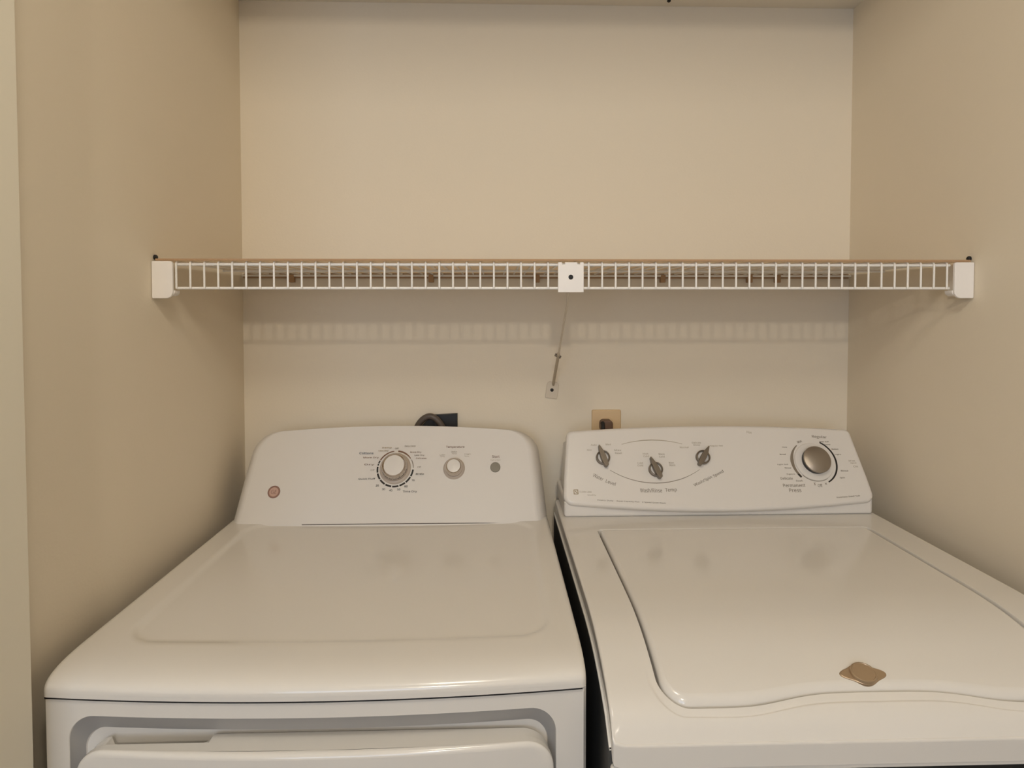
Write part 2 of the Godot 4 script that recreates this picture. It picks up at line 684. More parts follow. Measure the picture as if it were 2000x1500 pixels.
	rm.grid([ring(inset(inner, 0.0008), 0.0012, ff), ring(bevel, 0.0085, ff), ring(deepr, 0.0200, ff)], true, 1.0)
	fm.grid([ring(deepr, 0.0200, ff), ring(wallr, 0.03, fb)], true, 1.0)
	cap(fm, wallr, 0.03, fb, 0, 1.0)
	part("front_panel", fm, M.enamel, t)
	part("recess_rim", rm, M.recess, t, "sloping rim inside the door recess, its shade painted in as grey")
	# door: a thin back shell with the finger notch, and a bowed front shell
	var door := MB.new()
	var shell := rrect(0.0870, 0.165, 0.6805, 0.8490, 0.036, 12, 30)
	var zf2 := func(x, y, h): return Vector3(x, y, 0.774 + h * (0.026 - 0.017 * pow((x - DC) / 0.3, 2.0)))
	slab(door, shell, 0.0, 1.0, 0.0, func(x, y, h): return zf2.call(x, y, h * 0.72), 0, 0.0, true)
	var rws := []
	for k in 7:
		var a := PI / 2 * k / 6.0
		rws.append(ring(inset(shell, 0.007 * (1 - cos(a))), 0.72 + 0.28 * sin(a), zf2))
	door.grid(rws, true, 1.0)
	cap(door, inset(shell, 0.007), 1.0, zf2, 14, 1.0)
	var dp := part("door", door, M.enamel, t)
	var bo := PackedVector2Array()
	for p in shell:
		bo.append(p + Vector2(0.0, 0.0))
	bo = rrect(0.0895, 0.168, 0.6775, 0.8490, 0.036, 10, 1)
	var notch := PackedVector2Array([Vector2(0.117, 0.9), Vector2(0.1185, 0.8465), Vector2(0.1215, 0.8385), Vector2(0.127, 0.8370), Vector2(0.2310, 0.8370), Vector2(0.2385, 0.8395), Vector2(0.2440, 0.8445), Vector2(0.2475, 0.8500), Vector2(0.249, 0.9)])
	var cut := Geometry2D.clip_polygons(bo, notch)
	var bk := MB.new()
	var co: PackedVector2Array = cut[0]
	if Geometry2D.is_polygon_clockwise(co):
		co.reverse()
	slab(bk, co, 0.7575, 0.7745, 0.0, XYZ, 0, 0.0)
	part("door_liner", bk, M.enamel, dp, "back rim of the door with a finger notch cut in its top edge")

	# console: leans back, rounded far round at its ends
	var U := Vector3(0, 0.188, -0.113).normalized()
	var N := Vector3(1, 0, 0).cross(U)
	var O := Vector3(0, 0.937, 0.208)
	var o := PackedVector2Array()
	var side := PackedVector2Array()
	# right half of the outline as (distance from the middle, height up the lean)
	for p in [Vector2(0.3430, -0.020), Vector2(0.3425, 0.0), Vector2(0.3405, 0.025), Vector2(0.3385, 0.05), Vector2(0.3365, 0.075), Vector2(0.3345, 0.10), Vector2(0.3325, 0.120)]:
		side.append(p)
	var a0 := Vector2(0.3315, 0.130)
	for i in 13:
		var a := PI / 2 * i / 12.0
		side.append(Vector2(0.2655 + 0.0655 * pow(cos(a), 0.9), 0.140 + 0.0690 * pow(sin(a), 0.9)))
	for i in range(1, 20):
		var u := 0.2655 * (1.0 - i / 20.0)
		side.append(Vector2(u, 0.209 + 0.0105 * (1.0 - pow(u / 0.2655, 2.0))))
	for p in side:
		o.append(Vector2(DC + p.x, p.y))
	o.append(Vector2(DC, 0.2195))
	for i in range(side.size() - 1, -1, -1):
		o.append(Vector2(DC - side[i].x, side[i].y))
	for i in range(1, 24):
		o.append(Vector2(lerpf(DC - 0.343, DC + 0.343, i / 24.0), -0.020))
	var body := MB.new()
	var bow := func(x, y, h): return O + Vector3(x, 0, 0) + U * y + Vector3(0, 0.32 * h * smoothstep(0.10, 0.21, y), h + 0.012 * (1.0 - pow((x - DC) / 0.343, 2.0)) * (1.0 - smoothstep(0.0, 0.19, y)))
	var rows2 := []
	for k in 2:
		rows2.append(ring(o, lerpf(-0.068, -0.066, k), bow))
	var shrink := func(k: float) -> PackedVector2Array:
		var q := PackedVector2Array()
		for p in o:
			q.append(Vector2(DC + (p.x - DC) * (1.0 - 0.082 * k), p.y * (1.0 - 0.012 * k) if p.y > 0 else p.y))
		return q
	for k in range(1, 15):
		var a := PI / 2 * k / 14.0
		rows2.append(ring(shrink.call(pow(1 - cos(a), 1.0)), -0.066 + 0.066 * sin(a), bow))
	body.grid(rows2, true, 1.0)
	var rows3 := []
	var q0: PackedVector2Array = shrink.call(1.0)
	for k in 17:
		var q := PackedVector2Array()
		for p in q0:
			q.append(Vector2(DC, 0.09) + (p - Vector2(DC, 0.09)) * maxf(0.0005, 1.0 - k / 16.0))
		rows3.append(ring(q, 0.0, bow))
	body.grid(rows3, true, 1.0)
	cap(body, o, -0.068, bow, 0, -1.0)
	var con := part("console", body, M.satin, t, "white control console leaning back with big rounded corners")

	# dark tube standing in for the shadow gap where console meets top
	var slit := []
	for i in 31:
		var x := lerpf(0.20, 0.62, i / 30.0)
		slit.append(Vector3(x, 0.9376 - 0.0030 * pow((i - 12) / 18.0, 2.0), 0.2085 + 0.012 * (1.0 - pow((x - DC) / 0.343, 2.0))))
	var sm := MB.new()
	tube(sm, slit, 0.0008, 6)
	part("console_seam_shade", sm, M.cord, t, "thin dark strip standing in for the shadow gap under the console")
	# controls on the face; pf maps (x, up the lean, out of the face)
	var pf := func(x, y, h): return O + Vector3(x, 0, 0) + U * y + N * h + Vector3(0, 0, 0.012 * (1.0 - pow((x - DC) / 0.343, 2.0)) * (1.0 - smoothstep(0.0, 0.19, y)))
	dial(t, "timer_knob", pf, 0.3873, 0.1178, 0.0345, 0.0290, 0.0218, 0.028)
	dial(t, "temperature_knob", pf, 0.5175, 0.1165, 0.0240, 0.0195, 0.0142, 0.023)
	var bt := MB.new()
	lathe(bt, [Vector2(0.0113, -0.002), Vector2(0.0113, 0.0015), Vector2(0.0105, 0.0028), Vector2(0.009, 0.0032), Vector2(0.0, 0.0032)], pf, 0.6092, 0.1182, 32)
	part("start_button", bt, M.button, t, "flat grey round button")
	# ring of printed dashes round the timer knob
	var dash := MB.new()
	for s in [[-4, -26], [-29, -50], [-53, -72], [-75, -95], [-98, -118], [-121, -141], [-144, -164], [-167, -186]]:
		arc(dash, 0.3873, 0.1178, 0.0375, 0.0412, s[1], s[0], pf)
	part("dial_dashes", dash, M.print_dark, con)
	var dash2 := MB.new()
	arc(dash2, 0.3873, 0.1178, 0.0378, 0.0407, 98, 152, pf, 0.7)
	arc(dash2, 0.3873, 0.1178, 0.0375, 0.0409, 34, 85, pf, 0.5)
	part("dial_dashes", dash2, M.print_brown, con)
	var dash3 := MB.new()
	arc(dash3, 0.3873, 0.1178, 0.0378, 0.0408, 154, 163, pf)
	arc(dash3, 0.3873, 0.1178, 0.0378, 0.0408, 165, 170, pf)
	part("dial_dashes", dash3, M.print_dark, con)
	var dash4 := MB.new()
	arc(dash4, 0.3873, 0.1178, 0.0385, 0.0405, 1, 30, pf, 0.7, 0.7)
	part("dial_dashes", dash4, M.print_grey, con)
	var bowz := func(x: float, y: float) -> Transform3D:
		return Transform3D(Basis(Vector3(1, 0, 0), U, N), O + Vector3(0, 0, 0.012 * (1.0 - pow((x - DC) / 0.343, 2.0)) * (1.0 - smoothstep(0.0, 0.19, y))))
	var tx: Transform3D = bowz.call(0.39, 0.12)
	print_part("printed_lettering", [["More Dry", 0.3314, 0.1428, 0.034, 0.0042], ["Dry", 0.3295, 0.1269, 0.022, 0.0042], ["Delicates", 0.4435, 0.1409, 0.023, 0.0030], ["More Dry", 0.4306, 0.1545, 0.025, 0.0042]], tx, M.print_brown, con)
	print_part("printed_lettering", [["Cottons", 0.3201, 0.1535, 0.031, 0.0050]], tx, M.print_blue, con)
	print_part("printed_lettering", [["Less Dry", 0.3580, 0.1585, 0.022, 0.0038], ["Damp", 0.3650, 0.1655, 0.021, 0.0036]], tx, M.print_gold, con)
	print_part("printed_lettering", [["Off", 0.3875, 0.1640, 0.008, 0.0036], ["Easy Care", 0.4170, 0.1690, 0.024, 0.0040], ["Less Dry", 0.4390, 0.1475, 0.022, 0.0038], ["Off", 0.3374, 0.1146, 0.009, 0.0036], ["Off", 0.4400, 0.1205, 0.008, 0.0036]], tx, M.print_grey, con)
	tx = bowz.call(0.39, 0.0665)
	print_part("printed_lettering", [["20", 0.3516, 0.0812, 0.0065, 0.0044], ["30", 0.3657, 0.0732, 0.0065, 0.0044], ["40", 0.3815, 0.0705, 0.0070, 0.0044], ["50", 0.3985, 0.0724, 0.0070, 0.0044], ["60", 0.4140, 0.0790, 0.0070, 0.0044], ["Time Dry", 0.4230, 0.0671, 0.031, 0.0058]], tx, M.print_dark, con)
	tx = bowz.call(0.39, 0.0880)
	print_part("printed_lettering", [["Quick Fluff", 0.3269, 0.0955, 0.037, 0.0042], ["70", 0.4285, 0.0915, 0.0060, 0.0040], ["80 Min", 0.4425, 0.1058, 0.018, 0.0040]], tx, M.print_dark, con)
	tx = bowz.call(0.55, 0.14)
	print_part("printed_lettering", [["Temperature", 0.5187, 0.1655, 0.0415, 0.0062], ["Start", 0.6104, 0.1428, 0.0165, 0.0058]], tx, M.print_brown, con)
	print_part("printed_lettering", [["Medium", 0.5167, 0.1550, 0.013, 0.0036], ["Temp", 0.5167, 0.1500, 0.011, 0.0030], ["Low", 0.4905, 0.1480, 0.012, 0.0036], ["Temp", 0.4905, 0.1432, 0.011, 0.0030], ["High", 0.5470, 0.1488, 0.014, 0.0036], ["Temp", 0.5450, 0.1440, 0.011, 0.0030], ["Push to Start", 0.6098, 0.1350, 0.022, 0.0026]], tx, M.print_pale, con)
	# round badge at the lower left
	var lg := MB.new()
	lathe(lg, [Vector2(0.0135, -0.003), Vector2(0.0135, 0.0010), Vector2(0.0128, 0.0016), Vector2(0.0102, 0.0016), Vector2(0.0100, 0.0008), Vector2(0.0, 0.0008)], pf, 0.1288, 0.0678, 40)
	var bdg := part("round_badge", lg, M.logo, t, "small round brown badge")
	var li := MB.new()
	lathe(li, [Vector2(0.0099, 0.0004), Vector2(0.0099, 0.0010), Vector2(0.0, 0.0010)], pf, 0.1288, 0.0678, 32)
	part("badge_face", li, M.logo_in, bdg)
	tx = bowz.call(0.1288, 0.0678)
	tx.origin += N * 0.0009
	print_part("badge_lettering", [["GE", 0.1288, 0.0678, 0.0120, 0.0085]], tx, M.logo, bdg)

	# feet
	for p in [Vector2(0.09, 0.17), Vector2(0.67, 0.17), Vector2(0.09, 0.70), Vector2(0.67, 0.70)]:
		var f := MB.new()
		lathe(f, [Vector2(0.0, 0.0), Vector2(0.02, 0.0), Vector2(0.02, 0.012), Vector2(0.012, 0.02), Vector2(0.012, 0.031), Vector2(0, 0.031)], func(x, y, h): return Vector3(x, h, -y), p.x, -p.y, 16)
		part("foot", f, M.dark, t)


func dial(t: Node3D, called: String, pf: Callable, x: float, y: float, rs: float, rc: float, rf: float, h: float) -> void:
	# skirt, chrome body that narrows to the white face
	var sk := MB.new()
	lathe(sk, [Vector2(rs, -0.003), Vector2(rs, 0.001), Vector2(rs - 0.0015, 0.0025), Vector2(rc + 0.0015, 0.0048), Vector2(rc - 0.002, 0.0052), Vector2(0.0, 0.0052)], pf, x, y, 56)
	var k := part(called, sk, M.skirt, t, "round knob on a pale skirt")
	var ch := MB.new()
	lathe(ch, [Vector2(rc - 0.001, 0.0045), Vector2(rc, 0.0065), Vector2(rc, h * 0.45), Vector2(rc - 0.0006, h * 0.62), Vector2(rc - 0.0016, h * 0.80), Vector2(rc - 0.0028, h * 0.93), Vector2(rc - 0.0036, h * 0.985), Vector2(rc - 0.0042, h), Vector2(rc - 0.0048, h * 0.985), Vector2(rf + 0.0001, h * 0.90)], pf, x, y, 56)
	part("chrome_ring", ch, M.chrome, k)
	var fc := MB.new()
	lathe(fc, [Vector2(rf + 0.0003, h * 0.88 - 0.003), Vector2(rf + 0.0003, h * 0.90), Vector2(rf - 0.0006, h * 0.915), Vector2(rf * 0.6, h * 0.93), Vector2(0.0, h * 0.94)], pf, x, y, 56)
	part("knob_face", fc, M.plastic, k)


# ---------------------------------------------------------------- washer
const WX0 := 0.7475
const WX1 := 1.4310
const WC := 1.0890
const PZ := [[0.05, 0.949], [0.30, 0.949], [0.59, 0.9489], [0.63, 0.9478], [0.67, 0.9442], [0.71, 0.9368], [0.745, 0.9270], [0.78, 0.9145], [0.80, 0.9035], [0.815, 0.8895], [0.825, 0.8710], [0.835, 0.849]]

func wash_y(z: float) -> float:
	for i in range(1, PZ.size() - 2):
		if z <= PZ[i + 1][0] or i == PZ.size() - 3:
			var x0: float = PZ[i][0]
			var x1: float = PZ[i + 1][0]
			var d := x1 - x0
			var m0: float = (PZ[i + 1][1] - PZ[i - 1][1]) / (PZ[i + 1][0] - PZ[i - 1][0]) * d
			var m1: float = (PZ[i + 2][1] - PZ[i][1]) / (PZ[i + 2][0] - PZ[i][0]) * d
			var s := clampf((z - x0) / d, -0.2, 1.2)
			var s2 := s * s
			var s3 := s2 * s
			return (2 * s3 - 3 * s2 + 1) * PZ[i][1] + (s3 - 2 * s2 + s) * m0 + (-2 * s3 + 3 * s2) * PZ[i + 1][1] + (s3 - s2) * m1
	return 0.949


func lid_outline(grow: float) -> PackedVector2Array:
	# in (x, z); anticlockwise when z is drawn upward
	var o := rrect(0.8165 - grow, 0.305 - grow, 1.3615 + grow, 0.799 + grow, [0.010 + grow, 0.010 + grow, 0.032 + grow, 0.032 + grow], 12, 60)
	for i in o.size():
		var k := clampf((o[i].y - 0.73) / 0.07, 0.0, 1.0)
		o[i].y -= 0.013 * exp(-pow((o[i].x - WC) / 0.13, 4.0)) * k * k
	return o


func washer() -> void:
	var t := thing("washer", "white top loading washing machine with three grey pointer knobs, right of the dryer", "washer", Vector3(WC, 0, 0.46))
	# (x, z, height) drawn with z to the front; the mirror keeps outlines anticlockwise
	var hole := lid_outline(0.0045)
	var c := Vector2(WC, 0.55)
	var outer := PackedVector2Array()
	for p in hole:
		var d := p - c
		var k: float = minf(0.3385 / maxf(absf(d.x), 1e-6), (0.275 if d.y > 0 else 0.45) / maxf(absf(d.y), 1e-6))
		outer.append(c + d * k)
	for corner in [Vector2(WC - 0.3385, 0.825), Vector2(WC + 0.3385, 0.825), Vector2(WC - 0.3385, 0.10), Vector2(WC + 0.3385, 0.10)]:
		var best := 0
		for i in outer.size():
			if outer[i].distance_to(corner) < outer[best].distance_to(corner):
				best = i
		outer[best] = corner + Vector2(signf(c.x - corner.x), signf(c.y - corner.y)) * 0.0015
	var deck := MB.new()
	var rows := []
	for k in 33:
		var row := PackedVector3Array()
		for i in hole.size():
			var q := outer[i].lerp(hole[i], k / 32.0)
			# the border slopes down a little towards the lid
			var dd := q.distance_to(hole[i])
			row.append(Vector3(q.x, wash_y(q.y) - 0.0016 * (1.0 - smoothstep(0.009, 0.0115, dd)) * smoothstep(0.75, 0.79, q.y), q.y))
		rows.append(row)
	deck.grid(rows, true, -1.0)
	# rim of the opening
	var rim := []
	for e in [[0.0, 0.0], [0.0006, 0.0012], [0.001, 0.004], [0.001, 0.022]]:
		var row := PackedVector3Array()
		var q := inset(hole, e[0])
		for p in q:
			row.append(Vector3(p.x, wash_y(p.y) - e[1] - 0.0016 * smoothstep(0.75, 0.79, p.y), p.y))
		rim.append(row)
	deck.grid(rim, true, -1.0)
	var fl := PackedVector3Array()
	var inn := inset(hole, 0.001)
	var deep := []
	for k in 9:
		var row := PackedVector3Array()
		for p in inn:
			var q := c + (p - c) * maxf(0.001, 1.0 - k / 8.0)
			row.append(Vector3(q.x, wash_y(q.y) - 0.022, q.y))
		deep.append(row)
	deck.grid(deep, true, -1.0)
	# rounded outer edge and skirt
	var sk := []
	for a in 6:
		var ang := PI / 2 * a / 5.0
		var g := 0.0035 * sin(ang)
		var row := PackedVector3Array()
		for p in outer:
			var w := Vector2(clampf((absf(p.x - c.x) - 0.33) / 0.008, 0, 1) * signf(p.x - c.x), 1.0 if p.y > 0.82 else (-1.0 if p.y < 0.105 else 0.0))
			row.append(Vector3(p.x + w.x * g, wash_y(p.y) - 0.0035 * (1 - cos(ang)), p.y + w.y * g * 0.6))
		sk.append(row)
	var low := PackedVector3Array()
	for p: Vector3 in sk[-1]:
		low.append(Vector3(p.x, p.y - 0.0255, p.z))
	deck.grid(sk, true, 1.0)
	deck.grid([sk[-1], low], true, 1.0)
	part("top_deck", deck, M.enamel, t, "white deck round the lid, sloping down at the front")
	# lid
	var lid := MB.new()
	var lo := lid_outline(-0.0005)
	var lr := []
	for e in [[0.0, -0.017], [0.0, -0.0075]]:
		var row := PackedVector3Array()
		for p in lo:
			row.append(Vector3(p.x, wash_y(p.y) + e[1], p.y))
		lr.append(row)
	for k in range(1, 8):
		var a := PI / 2 * k / 7.0
		var row := PackedVector3Array()
		for p in inset(lo, 0.008 * (1 - cos(a))):
			row.append(Vector3(p.x, wash_y(p.y) - 0.0075 + 0.009 * sin(a), p.y))
		lr.append(row)
	lid.grid(lr, true, -1.0)
	var li := inset(lo, 0.008)
	var face := []
	for k in 41:
		var row := PackedVector3Array()
		for p in li:
			var q := c + (p - c) * maxf(0.0005, 1.0 - k / 40.0)
			row.append(Vector3(q.x, wash_y(q.y) + 0.0015, q.y))
		face.append(row)
	lid.grid(face, true, -1.0)
	part("lid", lid, M.enamel, t, "wide white lid, its front edge curving in at the middle")
	# badge on the lid: an eye shaped base with a round raised disc
	var zc := 0.7790
	var tang := Vector3(0, wash_y(zc + 0.01) - wash_y(zc - 0.01), 0.02).normalized()
	var bn := tang.cross(Vector3(1, 0, 0)).normalized()
	var bo := Vector3(1.0825, wash_y(zc - 0.008) + 0.0012, zc - 0.008)
	var bx := Vector3(1, 0, 0)
	var bf := func(x, y, h): return bo + bx * x - (tang - bx * tang.dot(bx)).normalized() * (y * 0.88) + bn * h
	var eye := PackedVector2Array()
	for i in 72:
		var a := TAU * i / 72
		var x := cos(a) * 0.0290
		var y := sin(a) * 0.0118
		var r := Vector2(cos(a) * 0.0195, sin(a) * 0.0205)
		# union of a slim wing and a round middle, blended
		var dir := Vector2(cos(a), sin(a))
		var rw := 1.0 / sqrt(pow(dir.x / 0.0305, 2) + pow(dir.y / 0.0110, 2))
		var rd := 0.0172
		eye.append(dir * pow(pow(rw, 6) + pow(rd, 6), 1.0 / 6.0))
	var em := MB.new()
	slab(em, eye, -0.003, 0.0020, 0.0018, bf, 6)
	var bd := part("lid_badge", em, M.gold, t, "small bronze coloured metal badge with a round disc")
	var dm := MB.new()
	lathe(dm, [Vector2(0.0168, 0.001), Vector2(0.0168, 0.0036), Vector2(0.0160, 0.0052), Vector2(0.0146, 0.0056), Vector2(0.0140, 0.0050), Vector2(0.0, 0.0052)], bf, 0.0, 0.0, 48)
	part("badge_disc", dm, M.gold, bd)

	# cabinet
	var cab := MB.new()
	bxm(cab, Vector3(WX0 - 0.0015, 0.03, 0.10), Vector3(WX1 - 0.001, 0.8415, 0.8240), 0.006)
	part("front_panel", cab, M.enamel, t)
	for sgn in [-1.0, 1.0]:
		var side := MB.new()
		var sp := PackedVector2Array([Vector2(0.102, 0.03), Vector2(0.815, 0.03)])
		var fp := PackedVector2Array()
		for i in 25:
			var z := lerpf(0.102, 0.815, i / 24.0)
			fp.append(Vector2(z, wash_y(z) - 0.0325))
		for i in 25:
			var z := lerpf(0.815, 0.102, i / 24.0)
			sp.append(Vector2(z, wash_y(z) - 0.0330))
			fp.append(Vector2(z, wash_y(z) - 0.0285))
		var flange := MB.new()
		slab(flange, fp, 0.328, 0.3446, 0.0008, func(x, y, h): return Vector3(WC + sgn * h, y, x))
		if sgn > 0:
			flange = turned(flange)
		part("cabinet_flange", flange, M.enamel, t)
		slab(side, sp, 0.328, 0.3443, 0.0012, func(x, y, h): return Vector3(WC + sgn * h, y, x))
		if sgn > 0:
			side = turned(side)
		part("cabinet_side", side, M.side, t, "side of the cabinet, coloured dark to paint in the shade of the gap")
	for p in [Vector2(0.80, 0.16), Vector2(1.38, 0.16), Vector2(0.80, 0.76), Vector2(1.38, 0.76)]:
		var f := MB.new()
		lathe(f, [Vector2(0.0, 0.0), Vector2(0.02, 0.0), Vector2(0.02, 0.012), Vector2(0.012, 0.02), Vector2(0.012, 0.031), Vector2(0, 0.031)], func(x, y, h): return Vector3(x, h, -y), p.x, -p.y, 16)
		part("foot", f, M.dark, t)

	# console
	var U := Vector3(0, 0.158, -0.092).normalized()
	var N := Vector3(1, 0, 0).cross(U)
	var O := Vector3(0, 0.974, 0.238)
	var pf := func(x, y, h): return O + Vector3(x, 0, 0) + U * y + N * h
	var o := PackedVector2Array()
	var half := [Vector2(0.0, -0.0100), Vector2(0.06, -0.0094), Vector2(0.12, -0.0076), Vector2(0.18, -0.0046), Vector2(0.24, -0.0006), Vector2(0.29, 0.0036)]
	for p in half:
		o.append(Vector2(WC + p.x, p.y))
	for i in 9:
		var a := -PI / 2 + PI / 2 * i / 8.0
		o.append(Vector2(WC + 0.3150 + 0.0195 * cos(a), 0.0250 + 0.0195 * sin(a)))
	o.append(Vector2(WC + 0.3320, 0.06))
	o.append(Vector2(WC + 0.3265, 0.11))
	for i in 9:
		var a := PI / 2 * i / 8.0
		o.append(Vector2(WC + 0.3080 + 0.0135 * cos(a), 0.1555 + 0.0145 * sin(a)))
	for x in [0.28, 0.22, 0.16, 0.10, 0.05]:
		o.append(Vector2(WC + x, 0.1700 + 0.0105 * (1.0 - pow(x / 0.308, 2.0))))
	var n := o.size()
	o.append(Vector2(WC, 0.1805))
	for i in range(n - 1, 0, -1):
		o.append(Vector2(2 * WC - o[i].x, o[i].y))
	var pm := MB.new()
	slab(pm, o, -0.020, 0.0, 0.0075, pf, 0)
	var pan := part("control_panel", pm, M.plastic, t, "glossy white control panel with a bowed lower edge")
	# housing behind and below the panel
	var hs := MB.new()
	var hz := func(x, y, h): return O + Vector3(x, 0, 0) + U * y + Vector3(0, 0.5 * (h + 0.016) * smoothstep(0.05, 0.18, y), h)
	var ho := inset(o, 0.006)
	slab(hs, ho, -0.105, -0.016, 0.003, hz, 0)
	bxm(hs, Vector3(WC - 0.3335, 0.9492, 0.06), Vector3(WC + 0.3335, 0.985, 0.2265), 0.006)
	var hp := PackedVector2Array([Vector2(0.06, 0.9495), Vector2(0.2200, 0.9495), Vector2(0.2200, 0.980), Vector2(0.145, 1.098), Vector2(0.06, 1.075)])
	var sd := PackedVector2Array()
	slab(hs, hp, WC - 0.331, WC + 0.318, 0.003, func(x, y, h): return Vector3(2 * WC - h, y, x), 0, 0.003)
	part("console_housing", hs, M.plastic, t)
	# pointer knobs
	pointer(t, pf, 0.8440, 0.1060, 17.0)
	pointer(t, pf, 0.9565, 0.0790, 21.0)
	pointer(t, pf, 1.0640, 0.1050, -33.0)
	# cycle dial
	var ds := MB.new()
	lathe(ds, [Vector2(0.0425, -0.002), Vector2(0.0425, 0.002), Vector2(0.0415, 0.0032), Vector2(0.030, 0.0050), Vector2(0.0, 0.0052)], pf, 1.3095, 0.0940, 64)
	var dk := part("cycle_dial", ds, M.plastic, t, "large round dial with a domed nickel knob")
	var kb := MB.new()
	lathe(kb, [Vector2(0.0275, 0.004), Vector2(0.0285, 0.006), Vector2(0.0292, 0.0165), Vector2(0.0, 0.0165)], pf, 1.3095, 0.0940, 56)
	part("knob_grip", kb, M.black, dk)
	var kd := MB.new()
	var dome := [Vector2(0.0285, 0.0150), Vector2(0.0296, 0.0165), Vector2(0.0298, 0.0180), Vector2(0.0290, 0.0196)]
	for i in range(1, 9):
		var a := i / 8.0
		dome.append(Vector2(0.0290 * (1 - a), 0.0196 + 0.0058 * (1 - pow(1 - a, 2.2))))
	lathe(kd, dome, pf, 1.3095, 0.0940, 56)
	part("knob_cap", kd, M.nickel, dk)
	var a1 := MB.new()
	arc(a1, 1.3095, 0.0940, 0.0480, 0.0518, -64, 62, pf, 0.75, 0.75)
	part("printed_arc", a1, M.print_dark, pan)
	var a2 := MB.new()
	arc(a2, 1.3095, 0.0940, 0.0440, 0.0515, 128, 222, pf, 0.25, 0.5)
	part("printed_arc", a2, M.print_grey, pan)
	var a3 := MB.new()
	arc(a3, 1.3095, 0.0940, 0.0465, 0.0505, 213, 224, pf)
	part("printed_arc", a3, M.print_dark, pan)
	var a4 := MB.new()
	arc(a4, 1.3095, 0.0940, 0.0428, 0.0436, 222, 300, pf)
	part("printed_arc", a4, M.print_grey, pan)
	# the long printed lens round the pointer knobs
	var l1 := MB.new()
	arc(l1, 0.9560, 0.1460 - 0.245, 0.2444, 0.2464, 74, 106, pf, 0.4, 0.4)
	part("printed_arc", l1, M.print_pale, pan)
	var l2 := MB.new()
	arc(l2, 0.9560, 0.0500 + 0.180, 0.1792, 0.1808, 237, 303, pf, 0.4, 0.4)
	part("printed_arc", l2, M.print_grey, pan)
	var tx := Transform3D(Basis(Vector3(1, 0, 0), U, N), O)
	print_part("printed_lettering", [["Water", 0.8310, 0.0640, 0.0235, 0.0078, -27.0], ["Level", 0.8570, 0.0522, 0.0215, 0.0078, -21.0], ["Wash/Rinse", 0.9420, 0.0345, 0.0470, 0.0088, -1.0], ["Temp", 0.9850, 0.0342, 0.0250, 0.0095, 2.0], ["Wash/Spin", 1.0570, 0.0530, 0.0450, 0.0082, 24.0], ["Speed", 1.0935, 0.0690, 0.0260, 0.0082, 26.0]], tx, M.print_grey, pan)
	print_part("printed_lettering", [["Regular", 1.3358, 0.1505, 0.0330, 0.0080, -4.0], ["Permanent", 1.2540, 0.0425, 0.0480, 0.0072], ["Press", 1.2540, 0.0318, 0.0260, 0.0078], ["Delicate", 1.2411, 0.0579, 0.0265, 0.0058], ["Off", 1.3110, 0.0418, 0.0100, 0.0070], ["x", 1.3000, 0.0452, 0.0040, 0.0060], ["x", 1.3245, 0.0455, 0.0050, 0.0040], ["Max", 1.2883, 0.1407, 0.0110, 0.0055, 20.0]], tx, M.print_grey, pan)
	print_part("printed_lettering", [["Heavy", 1.2520, 0.1275, 0.0110, 0.0032], ["Normal", 1.2440, 0.1115, 0.0130, 0.0034], ["Light Soil", 1.2390, 0.0885, 0.0230, 0.0034], ["Rinse", 1.2490, 0.0810, 0.0140, 0.0032], ["Spin", 1.2520, 0.0668, 0.0180, 0.0034], ["Soak", 1.2680, 0.0525, 0.0150, 0.0036], ["Max Soil", 1.3440, 0.1400, 0.0200, 0.0032], ["Heavy", 1.3500, 0.1330, 0.0130, 0.0030], ["Medium", 1.3640, 0.1225, 0.0150, 0.0034], ["Light", 1.3680, 0.1100, 0.0140, 0.0034], ["Rinse", 1.3730, 0.0735, 0.0160, 0.0034], ["Spin", 1.3640, 0.0580, 0.0110, 0.0040]], tx, M.print_grey, pan)
	print_part("printed_lettering", [["Auto", 0.8265, 0.1360, 0.0130, 0.0040], ["Min", 0.8160, 0.1245, 0.0100, 0.0036], ["Med", 0.8590, 0.1370, 0.0110, 0.0040], ["Max", 0.8790, 0.1235, 0.0150, 0.0040], ["Reset", 0.8800, 0.1170, 0.0150, 0.0040], ["Hot", 0.9395, 0.1150, 0.0120, 0.0042], ["Cold", 0.9400, 0.1095, 0.0120, 0.0042], ["Cold", 0.9250, 0.0945, 0.0120, 0.0042], ["Cold", 0.9250, 0.0890, 0.0120, 0.0042], ["Warm", 0.9745, 0.1140, 0.0130, 0.0042], ["Cold", 0.9745, 0.1085, 0.0120, 0.0042], ["Warm", 0.9935, 0.0945, 0.0110, 0.0042], ["Warm", 0.9950, 0.0890, 0.0130, 0.0042], ["Normal", 1.0270, 0.1292, 0.0190, 0.0042], ["Delicate", 1.0560, 0.1395, 0.0200, 0.0042], ["Slow", 1.0560, 0.1345, 0.0150, 0.0038], ["Regular Fast", 1.1000, 0.1318, 0.0280, 0.0042]], tx, M.print_pale, pan)
	print_part("printed_lettering", [["Heavy Duty", 0.8420, 0.0138, 0.0340, 0.0032, -3.0], ["Super Capacity Plus", 0.8900, 0.0112, 0.0480, 0.0034, -3.0], ["2 Speed Quiet Wash", 0.9450, 0.0082, 0.0500, 0.0032, -3.0], ["Stainless Steel Tub", 1.3660, 0.0175, 0.0520, 0.0030, 4.0]], tx, M.print_grey, pan)
	print_part("printed_lettering", [["CLEAN LINE", 0.8010, 0.0325, 0.0260, 0.0034, -2.0], ["Quality", 0.8140, 0.0255, 0.0180, 0.0034, -2.0], ["Hot", 1.1790, 0.1628, 0.0110, 0.0050, -12.0], ["Lid Lock", 1.3950, 0.0960, 0.0140, 0.0034], ["Signal", 1.3970, 0.0905, 0.0130, 0.0030], ["On", 1.4000, 0.0830, 0.0100, 0.0040]], tx, M.print_pale, pan)
	var sq := MB.new()
